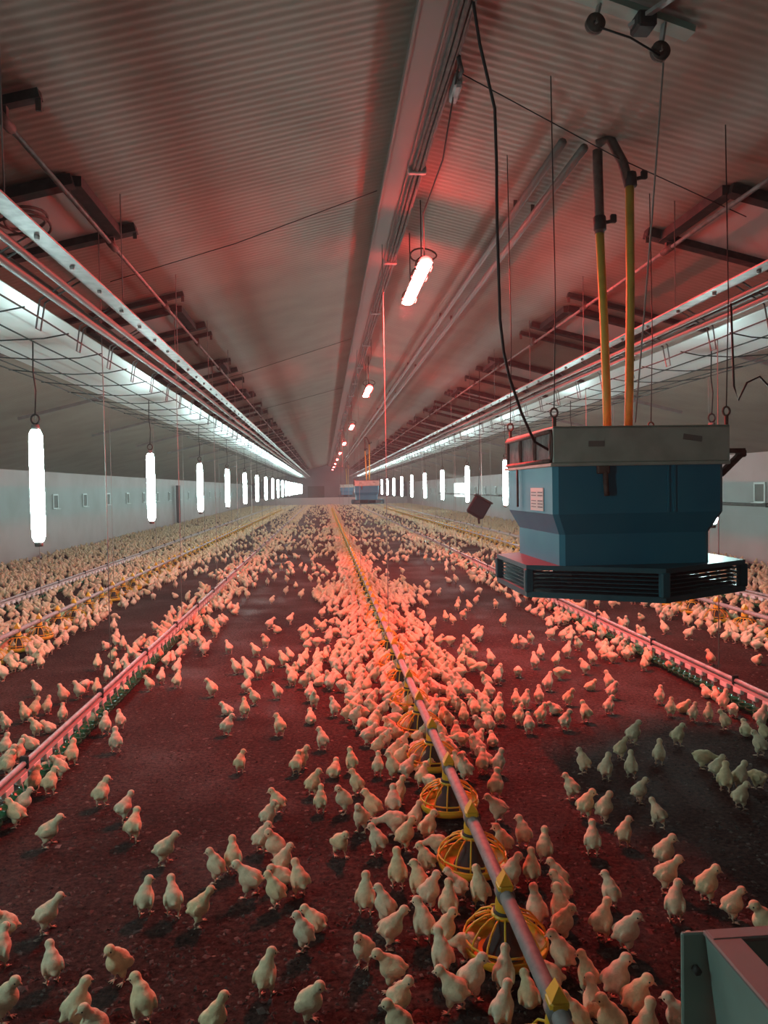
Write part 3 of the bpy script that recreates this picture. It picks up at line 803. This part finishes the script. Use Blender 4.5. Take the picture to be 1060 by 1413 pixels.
# thin suspension cords
cords = [(-1.74, 6.3 + 3.1 * k, .235, 'inner left drinker line') for k in range(10)] + [(3.16, 5.95 + 3.1 * k, .235, 'inner right drinker line') for k in range(10)] + \
        [(.64, 7.9 + 6 * k, .27, 'centre feed line') for k in range(5)] + [(-3.42, 9.5 + 3.2 * k, .27, 'left feed line') for k in range(8)] + [(4.87, 9.4 + 3.2 * k, .27, 'right feed line') for k in range(8)]
cnt = {}
for x, y, z, ln_ in cords:
    i = cnt.get(ln_, 0); cnt[ln_] = i + 1
    zc = ceil_z(x) - .02
    if 2.4 < abs(x - CX) < 3.5: zc = 2.9
    o = MB().tube([(x, y, z), (x + .004, y, (z + zc) / 2), (x, y, zc)], .0042, 5).build('suspension_cord', M['cord'], None, (x, y, z))
    tag(o, '%s thin cord holding up the %s' % (nth(i), ln_), 'cord', 'thin cords holding up the %s' % ln_)

# ------------------------------------------------------------------ chicks
def ellipsoid(mb, c, r, rot=None, n=14, m=9, mat_=0):
    vv = []; ff = []
    for i in range(m + 1):
        th = PI * i / m
        for k in range(n):
            a = 2 * PI * k / n
            p = Vector((r[0] * math.sin(th) * math.cos(a), r[1] * math.sin(th) * math.sin(a), r[2] * math.cos(th)))
            if rot is not None: p = rot @ p
            vv.append(p + Vector(c))
    for i in range(m):
        for k in range(n):
            l = (k + 1) % n
            ff.append((i * n + k, (i + 1) * n + k, (i + 1) * n + l, i * n + l))
    mb.add(vv, ff, mat_, True)

DG = None
def remesh(mb, voxel, ratio, smooth_it):
    me = mb.mesh('tmp', [])
    bm = bmesh.new(); bm.from_mesh(me); bmesh.ops.remove_doubles(bm, verts=bm.verts, dist=1e-5); bm.to_mesh(me); bm.free()
    o = bpy.data.objects.new('tmp', me); COL.objects.link(o)
    r = o.modifiers.new('r', 'REMESH'); r.mode = 'VOXEL'; r.voxel_size = voxel
    s = o.modifiers.new('s', 'SMOOTH'); s.iterations = smooth_it; s.factor = .5
    if ratio < 1:
        d = o.modifiers.new('d', 'DECIMATE'); d.ratio = ratio
    bpy.context.view_layer.update()
    dg = bpy.context.evaluated_depsgraph_get()
    out = bpy.data.meshes.new_from_object(o.evaluated_get(dg))
    v = [tuple(p.co) for p in out.vertices]; f = [list(p.vertices) for p in out.polygons]
    bpy.data.objects.remove(o); bpy.data.meshes.remove(me); bpy.data.meshes.remove(out)
    return v, f

def Ry(a): return Matrix.Rotation(-a, 3, 'Y')     # nose up for positive a
def Rz(a): return Matrix.Rotation(a, 3, 'Z')

POSES = {   # body pitch, body height, neck base->head vector, head yaw, leg phase
    0: dict(pitch=.62, bz=.086, head=(.036, 0, .153), yaw=0, step=.0, peck=0),
    1: dict(pitch=.60, bz=.086, head=(.034, .008, .151), yaw=.9, step=.006, peck=0),
    2: dict(pitch=.60, bz=.086, head=(.034, -.008, .151), yaw=-.9, step=-.006, peck=0),
    3: dict(pitch=.34, bz=.088, head=(.054, 0, .149), yaw=.1, step=.024, peck=0),
    4: dict(pitch=-.05, bz=.078, head=(.100, 0, .066), yaw=0, step=.01, peck=1),
    5: dict(pitch=.35, bz=.046, head=(.045, .006, .098), yaw=.5, step=0, peck=0),
    6: dict(pitch=.75, bz=.088, head=(.028, 0, .160), yaw=.25, step=.004, peck=0),
}
def chick_shape(p, lod):
    q = POSES[p]
    mb = MB()
    B = Vector((-.008, 0, q['bz']))
    R = Ry(q['pitch'])
    nn, mm = (16, 10) if lod < 2 else (10, 7)
    ellipsoid(mb, B, (.050, .042, .045), R, nn, mm)                                # trunk
    ellipsoid(mb, B + R @ Vector((.016, 0, -.008)), (.040, .039, .039), R, nn, mm)  # breast
    ellipsoid(mb, B + R @ Vector((-.044, 0, .012)), (.019, .015, .010), R @ Ry(-.25), nn, mm)   # tail tuft
    for s in (-1, 1):
        ellipsoid(mb, B + R @ Vector((-.010, s * .038, .006)), (.034, .008, .023), R @ Rz(-s * .04) @ Ry(-.15), nn, mm)  # wings
        if p != 5:
            ellipsoid(mb, (-.004 + s * q['step'] * .6, s * .021, q['bz'] - .038), (.018, .015, .025), Ry(.2 * s * (q['step'] > .01)), nn, mm)   # thighs
    Hd = Vector(q['head'])
    N0 = B + R @ Vector((.030, 0, .014))
    for i in range(6):                                                              # neck tapers from the breast to the head
        f = i / 5
        c = N0.lerp(Hd, f)
        r = .033 * (1 - f) ** 1.9 + .0165 * (1 - (1 - f) ** 1.9)
        ellipsoid(mb, c, (r, r * .95, r), None, nn, mm)
    hy = Rz(q['yaw']) @ Ry(-.25 if not q['peck'] else -1.0)
    ellipsoid(mb, Hd + hy @ Vector((.004, 0, .002)), (.0235, .0215, .0225), hy, nn, mm)
    vox, ratio, sm = ((.0052, 1, 4), (.009, .9, 2), (.012, .42, 1), (.015, .2, 1))[lod]
    v, f = remesh(mb, vox, ratio, sm)
    out = MB(); out.add(v, f, 0, True)
    # beak
    bk = Hd + hy @ Vector((.004, 0, .001))
    n = 8 if lod < 1 else 4
    if lod < 3:
        ring = [bk + hy @ Vector((.020, .0062 * math.cos(2 * PI * k / n), .0058 * math.sin(2 * PI * k / n))) for k in range(n)]
        mid = [bk + hy @ Vector((.028, .0040 * math.cos(2 * PI * k / n), -.0005 + .0038 * math.sin(2 * PI * k / n))) for k in range(n)]
        tip = bk + hy @ Vector((.0365, 0, -.003))
        out.add(ring + mid + [tip], [(k, (k + 1) % n, n + (k + 1) % n, n + k) for k in range(n)] + [(n + k, n + (k + 1) % n, 2 * n) for k in range(n)], 1, True)
    if lod < 2:
        for s in (-1, 1):
            ellipsoid(out, bk + hy @ Vector((.010, s * .0172, .004)), (.0036, .0026, .0036), hy, 8, 5, 2)
    # legs and feet
    if p != 5 and lod < 3:
        for s in (-1, 1):
            fx = -.004 + s * q['step']
            hip = Vector((-.006 + s * q['step'] * .6, s * .021, q['bz'] - .050))
            ank = Vector((fx - .010, s * .022, .024))
            ft = Vector((fx, s * .022, .005))
            out.tube([hip, ank, ft], [.0055, .0042, .0040], 6 if lod < 1 else 4, 1)
            if lod < 2:
                for an in (-.5, 0, .5, PI):
                    L = .026 if an != PI else .012
                    d = Vector((math.cos(an), math.sin(an), 0))
                    out.tube([ft, ft + d * L * .55 + Vector((0, 0, -.001)), ft + d * L + Vector((0, 0, -.003))], [.0034, .0028, .0014], 5 if lod < 1 else 3, 1)
    elif p == 5 and lod < 2:
        for s in (-1, 1):
            ft = Vector((.02, s * .02, .005))
            for an in (-.4, 0, .4):
                d = Vector((math.cos(an), math.sin(an), 0)); out.tube([ft, ft + d * .024 + Vector((0, 0, -.002))], [.0034, .0014], 5, 1)
    return out
CM = [M['down'], M['horn'], M['eye']]
near_mesh = {p: chick_shape(p, 0).mesh('chick', CM) for p in POSES}
LODS = {l: [chick_shape(p, l) for p in POSES] for l in (1, 2, 3)}

HAND = """-1.271,4.358,71,2;-1.093,4.139,60,3;-0.986,3.898,84,3;-1.397,3.890,26,3;-1.651,4.134,175,0;-1.666,4.280,29,0;-1.622,4.564,78,2;-1.720,4.587,73,0;
-1.648,4.803,192,0;-1.649,5.039,86,0;-1.991,4.898,55,0;-1.136,3.120,31,3;-1.004,2.785,119,0;-0.767,2.760,238,0;-0.771,3.201,90,2;-0.654,3.178,107,3;
-1.275,3.061,201,1;-1.225,2.896,83,0;-1.086,2.597,346,0;-0.835,2.530,41,0;-0.758,2.441,198,0;-0.630,2.536,120,1;-0.550,4.776,73,2;-0.284,4.135,147,1;
-0.319,3.970,47,2;-0.332,3.707,41,2;-0.262,3.591,200,0;-0.215,3.471,40,2;-0.223,3.373,190,5;-0.779,3.635,24,3;-0.516,3.438,167,0;-0.448,3.516,99,0;
-0.352,3.297,171,3;-0.237,3.199,153,0;-0.140,3.280,118,0;-0.533,3.101,32,3;-0.111,2.885,157,0;-0.071,3.006,148,5;-0.232,2.637,74,2;-0.077,2.480,335,0;
-0.380,2.437,38,0;-0.200,4.703,67,0;-0.092,4.359,37,2;0.032,4.620,67,5;0.136,4.691,103,0;-0.050,4.126,81,0;0.071,4.103,204,0;0.152,4.340,144,0;
0.296,4.611,79,0;0.379,4.554,142,0;0.382,4.180,48,0;0.222,4.003,157,0;0.154,3.864,246,0;0.221,3.608,124,1;0.337,4.044,84,0;0.325,3.828,172,4;
0.045,3.613,300,3;0.436,3.857,49,0;0.361,3.643,18,0;0.484,3.721,45,2;0.289,3.299,88,0;0.427,3.398,132,1;0.370,3.206,99,1;0.139,3.113,80,0;0.210,3.031,140,0;
0.109,2.760,241,0;0.226,2.872,18,3;0.204,2.627,184,3;0.217,2.474,10,2;0.201,2.359,170,0;0.348,2.892,101,1;0.406,3.112,27,0;0.472,3.039,79,0;0.528,3.155,144,3;
0.612,3.105,101,0;0.426,2.832,38,2;0.389,2.684,100,0;0.494,2.762,174,4;0.400,2.487,156,3;0.476,2.548,24,2;0.589,2.565,70,0;0.544,2.389,53,0;0.654,2.492,84,5;
0.506,3.575,173,4;0.869,3.892,177,3;0.932,4.204,65,0;0.929,3.608,93,1;0.810,3.526,126,1;0.879,3.270,77,0;0.990,3.449,73,0;0.785,3.245,38,2;0.972,3.193,130,1;
0.947,3.080,110,1;1.339,4.135,120,1;0.931,4.569,73,0;1.026,4.543,38,0;0.806,2.940,89,0;0.904,2.938,92,0;0.885,2.840,6,2;0.817,2.648,129,1;0.748,2.578,169,5;
0.870,2.527,95,1;0.839,2.380,91,0;0.757,2.321,158,0;0.862,2.285,159,0;0.958,2.484,30,2;0.990,2.391,11,2;0.959,2.245,43,0;1.080,2.283,151,0;1.037,2.833,39,0;
1.148,3.047,91,1;1.100,2.747,3,2;1.368,2.922,62,2;1.233,3.493,72,0;1.415,3.560,45,2;1.338,3.882,21,2;1.417,3.826,9,0;1.695,4.043,0,0;1.661,3.739,102,3;
1.515,3.336,13,2;1.436,3.142,0,3;1.564,3.041,11,2;1.595,2.897,353,0;1.633,4.377,43,0;1.789,4.392,68,0;2.234,4.138,55,0;2.283,4.320,5,0;2.197,3.907,23,2;
2.438,4.158,112,4;2.331,4.152,25,0;1.532,4.494,127,0;2.285,4.497,348,4;2.050,4.588,59,0;1.291,2.589,154,0;1.640,2.750,171,0;-2.863,7.886,116,0;
-2.516,6.811,158,0;-2.202,6.542,146,0;-2.260,7.733,105,0;-2.218,6.235,82,0;-2.281,6.146,55,0;-2.323,6.040,138,0;-2.108,5.675,158,1;-2.041,5.746,173,5;
-2.024,6.000,106,0;-2.110,6.662,163,0;-2.127,6.899,73,4;-1.988,6.760,102,0;-2.020,7.214,116,0;-2.023,7.549,99,0;-1.991,7.693,75,0;-1.778,6.801,162,5;
-1.777,5.859,217,4;-1.608,5.649,99,0;-1.538,5.775,118,0;-1.433,5.258,106,0;-1.708,4.945,204,4;-2.380,5.818,155,0;-2.154,5.265,83,0;-2.000,5.085,61,0;
-2.031,5.378,172,5;-2.023,4.990,56,0;-2.385,8.871,165,0;-2.074,8.475,105,5;-1.294,8.244,29,3;-0.746,8.088,147,3;-0.867,7.348,153,0;-0.770,7.363,147,0;
-0.716,6.998,159,0;-0.694,6.647,41,0;-0.599,6.277,163,0;-0.624,7.144,99,0;-0.556,7.418,162,3;-0.421,6.425,140,1;-0.986,6.572,158,1;-0.789,6.021,144,5;
-0.640,5.925,99,0;-0.721,5.517,40,2;-0.347,5.452,110,1;-1.565,6.843,169,0;-1.509,7.087,87,0;-1.333,6.908,74,0;-1.598,7.756,68,3;-1.558,7.846,94,0;
-1.425,7.402,66,0;-1.697,7.471,166,4;-0.435,7.612,143,0;-0.348,7.104,144,0;-0.131,5.710,91,5;-0.044,5.123,107,1;-0.168,4.795,42,2;-0.106,6.909,138,0;
0.023,6.640,55,0;-0.308,6.938,206,3;-0.380,7.828,138,0;-0.221,7.642,59,0;-0.099,7.655,84,0;-0.019,7.739,87,0;2.029,8.122,64,0;2.141,7.537,79,0;
1.975,7.156,87,0;2.204,7.211,36,0;2.424,7.560,38,0;1.735,6.851,74,4;1.870,6.353,45,0;2.079,6.720,11,4;2.364,6.868,137,0;2.227,6.325,356,5;2.558,7.218,112,0;
2.385,6.326,106,0;2.308,6.043,23,2;2.132,5.643,45,2;1.903,5.910,20,2;1.726,5.698,168,5;1.482,5.933,73,0;1.538,5.853,47,0;1.683,5.981,74,0;1.688,5.314,36,2;
1.887,5.475,105,0;1.392,5.472,51,0;1.408,5.270,85,0;1.558,5.484,42,2;2.046,4.971,15,0;1.850,4.704,7,0;2.763,7.441,46,0;2.956,7.346,37,4;2.952,6.921,75,0;
2.623,5.851,54,0;2.562,5.528,58,0;2.694,5.604,351,5;2.667,5.388,39,0;2.767,5.357,56,0;2.794,5.184,112,1;2.862,5.031,69,5;2.323,4.906,27,2;2.741,4.657,104,1;
3.070,5.979,91,5;3.108,5.888,69,5;3.022,5.617,26,0;3.075,5.197,28,0;2.920,4.902,124,0;3.005,5.450,53,4;3.074,7.140,80,0;3.175,6.859,42,4;0.993,5.542,83,0;
1.106,5.707,105,0;1.236,5.981,48,0;1.306,5.774,53,0;1.255,5.507,83,0;0.821,5.840,59,0;1.143,5.436,101,5;0.871,5.153,81,0;0.952,4.926,104,1;1.139,5.321,86,0;
1.099,5.049,82,5;1.495,6.625,51,0;1.321,6.181,103,1;0.992,6.119,98,0;0.845,5.562,90,0;"""
rows = []
for tok in HAND.replace('\n', '').split(';'):
    if tok.strip():
        a = tok.split(','); rows.append((float(a[0]), float(a[1]), math.radians(float(a[2])), int(a[3])))
# the rest of the flock: crowds along the feed and drinker lines, looser elsewhere
kx = [2.0, 4.3, 4.8, 5.5, 6.5, 7.3, 8.2, 9.0, 10.5, 11.6, 12.6, 14, 20, 84]
kw = [.0, .12, .36, .52, .70, .85, .62, .50, .42, .70, .90, .36, .28, .26]
NZ = rng.random((64, 260))
def clump(x, y):
    u, v = (x + 12) * 1.15, y * 1.05
    i, j = int(u), int(v); fu, fv = u - i, v - j
    i %= 63; j %= 259
    return (NZ[i, j] * (1 - fu) + NZ[i + 1, j] * fu) * (1 - fv) + (NZ[i, j + 1] * (1 - fu) + NZ[i + 1, j + 1] * fu) * fv
def density(x, y):
    c = clump(x, y); d = 0.0
    dx = abs(x - CX + .01)
    if y > 4.3:
        w = np.interp(y, kx, kw)
        if w > 0: d = max(d, 62 * math.exp(-(dx / w) ** 4))
    if y > 7.8: d = max(d, 7 * c * math.exp(-(dx / 1.9) ** 4), (1.2 if y < 13 else 5.5 * c * c * 2))
    if y > 13: d = max(d, 9 * c * math.exp(-(dx / 1.4) ** 4))
    for xd, ys in ((-1.74, 7.4), (3.16, 7.2)):
        if y > ys: d = max(d, 26 * (.35 + c) * math.exp(-((x - xd) / .42) ** 4))
    if x < -2.1 and y > 8.2: d = max(d, 2.2 + (5 * c if y > 14 else 0))
    if x > 3.5 and y > 7.0: d = max(d, 3 + (5 * c if y > 14 else 0))
    if x < -2.98: d = max(d, 34 * (.25 + min(1.0, 1.5 * c)))
    if x < -5.0: d = max(d, 36 * (.1 + min(1.1, 1.7 * c)))
    if x > 4.35: d = max(d, 34 * (.25 + min(1.0, 1.5 * c)))
    if y > 35: d *= .6
    return d
cell = .1
grid = {}
def free(x, y, r):
    gi, gj = int(x // cell), int(y // cell)
    for i in (gi - 1, gi, gi + 1):
        for j in (gj - 1, gj, gj + 1):
            for (a, b) in grid.get((i, j), ()):
                if (a - x) ** 2 + (b - y) ** 2 < r * r: return False
    return True
def put(x, y): grid.setdefault((int(x // cell), int(y // cell)), []).append((x, y))
hops = [(x0 - .05, x1 + .05, y0, y1 + .06)]
for r in rows: put(r[0], r[1])
flock = list(rows)
DMAX = 62.0
ystep = .5
for yb in np.arange(4.3, 81.5, ystep):
    xa = max(CX - HW + .1, -.53 * (yb + ystep) - .3); xb = min(CX + HW - .1, .62 * (yb + ystep) + .3)
    nt_ = int((xb - xa) * ystep * DMAX * 1.35)
    xs = rng.uniform(xa, xb, nt_); yy = rng.uniform(yb, yb + ystep, nt_); rr = rng.random(nt_)
    for x, y, u in zip(xs, yy, rr):
        d = density(x, y)
        if u * DMAX > d or (abs(x + 7.62) < .25 and abs(y - 41) < .25): continue
        core = abs(x - CX) < 1.0
        if not free(x, y, .083 if y < 20 else .09): continue
        put(x, y)
        if core and rng.random() < .45: a = (0 if x < CX else PI) + rng.normal(0, .7)
        else: a = rng.uniform(0, 2 * PI)
        p = int(rng.choice([0, 1, 2, 3, 4, 5, 6], p=[.24, .14, .14, .12, .12, .10, .14]))
        flock.append((x, y, a, p))
flock.sort(key=lambda r: r[1])
named, rest = flock[:300], flock[300:]

# labels: where each of the nearest chicks stands relative to the centre feed line and its pans
def facing(a, x, y):
    d = math.degrees(a + math.atan2(x, y)) % 360
    if d < 35 or d > 325: return 'facing right'
    if d < 65: return 'angled away right'
    if d < 115: return 'seen from behind'
    if d < 145: return 'angled away left'
    if d < 215: return 'facing left'
    return 'facing the camera'
bands = {}
for r in named:
    k = max(0, int(round((r[1] - PAN0) / .644)))
    bands.setdefault((k, 0 if r[0] < CX - .01 else 1), []).append(r)
chick_label = {}
for (k, s), lst in bands.items():
    lst.sort(key=lambda r: abs(r[0] - CX))
    for i, r in enumerate(lst):
        pose = 'pecking ' if r[3] == 4 else 'sitting ' if r[3] == 5 else ''
        chick_label[id(r)] = '%schick %s, %s out %s of feed line, by %s feeder pan' % (pose, facing(r[2], r[0], r[1]), first(i), ('left', 'right')[s], nth(k))
for r in named:
    x, y, a, p = r
    if p == 0 and rng.random() < .35: p = 6
    o = bpy.data.objects.new('chick', near_mesh[p]); COL.objects.link(o)
    sc = rng.uniform(.81, .94)
    o.location = (x, y, 0); o.rotation_euler = (0, 0, a); o.scale = (sc * rng.uniform(.95, 1.05), sc * rng.uniform(.95, 1.08), sc)
    tag(o, chick_label[id(r)], 'chick', 'yellow chicks on the litter')

# everything farther away than the 300 nearest: one object
VV = []; FL = []; FS = []; MI = []; off = 0
for x, y, a, p in rest:
    l = 1 if y < 11 else 2 if y < 24 else 3
    m_ = LODS[l][list(POSES).index(p)]
    if not hasattr(m_, 'np_v'):
        m_.np_v = np.array(m_.v); m_.np_l = np.concatenate([np.array(f) for f in m_.f]); m_.np_n = np.array([len(f) for f in m_.f]); m_.np_m = np.array(m_.m)
    sc = rng.uniform(.82, .98); c, s = math.cos(a) * sc, math.sin(a) * sc
    v = m_.np_v
    VV.append(np.column_stack([v[:, 0] * c - v[:, 1] * s + x, v[:, 0] * s + v[:, 1] * c + y, v[:, 2] * sc]))
    FL.append(m_.np_l + off); FS.append(m_.np_n); MI.append(m_.np_m); off += len(v)
VV = np.concatenate(VV); FL = np.concatenate(FL); FS = np.concatenate(FS); MI = np.concatenate(MI)
me = bpy.data.meshes.new('chick_flock')
me.vertices.add(len(VV)); me.vertices.foreach_set('co', VV.astype(np.float32).ravel())
me.loops.add(len(FL)); me.loops.foreach_set('vertex_index', FL.astype(np.int32))
me.polygons.add(len(FS))
me.polygons.foreach_set('loop_start', np.concatenate([[0], np.cumsum(FS)[:-1]]).astype(np.int32))
me.polygons.foreach_set('loop_total', FS.astype(np.int32))
me.polygons.foreach_set('material_index', MI.astype(np.int32))
me.polygons.foreach_set('use_smooth', np.ones(len(FS), dtype=bool))
for m_ in CM: me.materials.append(m_)
me.update(calc_edges=True)
o = bpy.data.objects.new('chick_flock', me); COL.objects.link(o)
tag(o, 'the rest of the yellow chick flock filling the house beyond the nearest birds', 'chicks', kind='stuff')
print('chicks', len(flock), 'faces', len(FS))
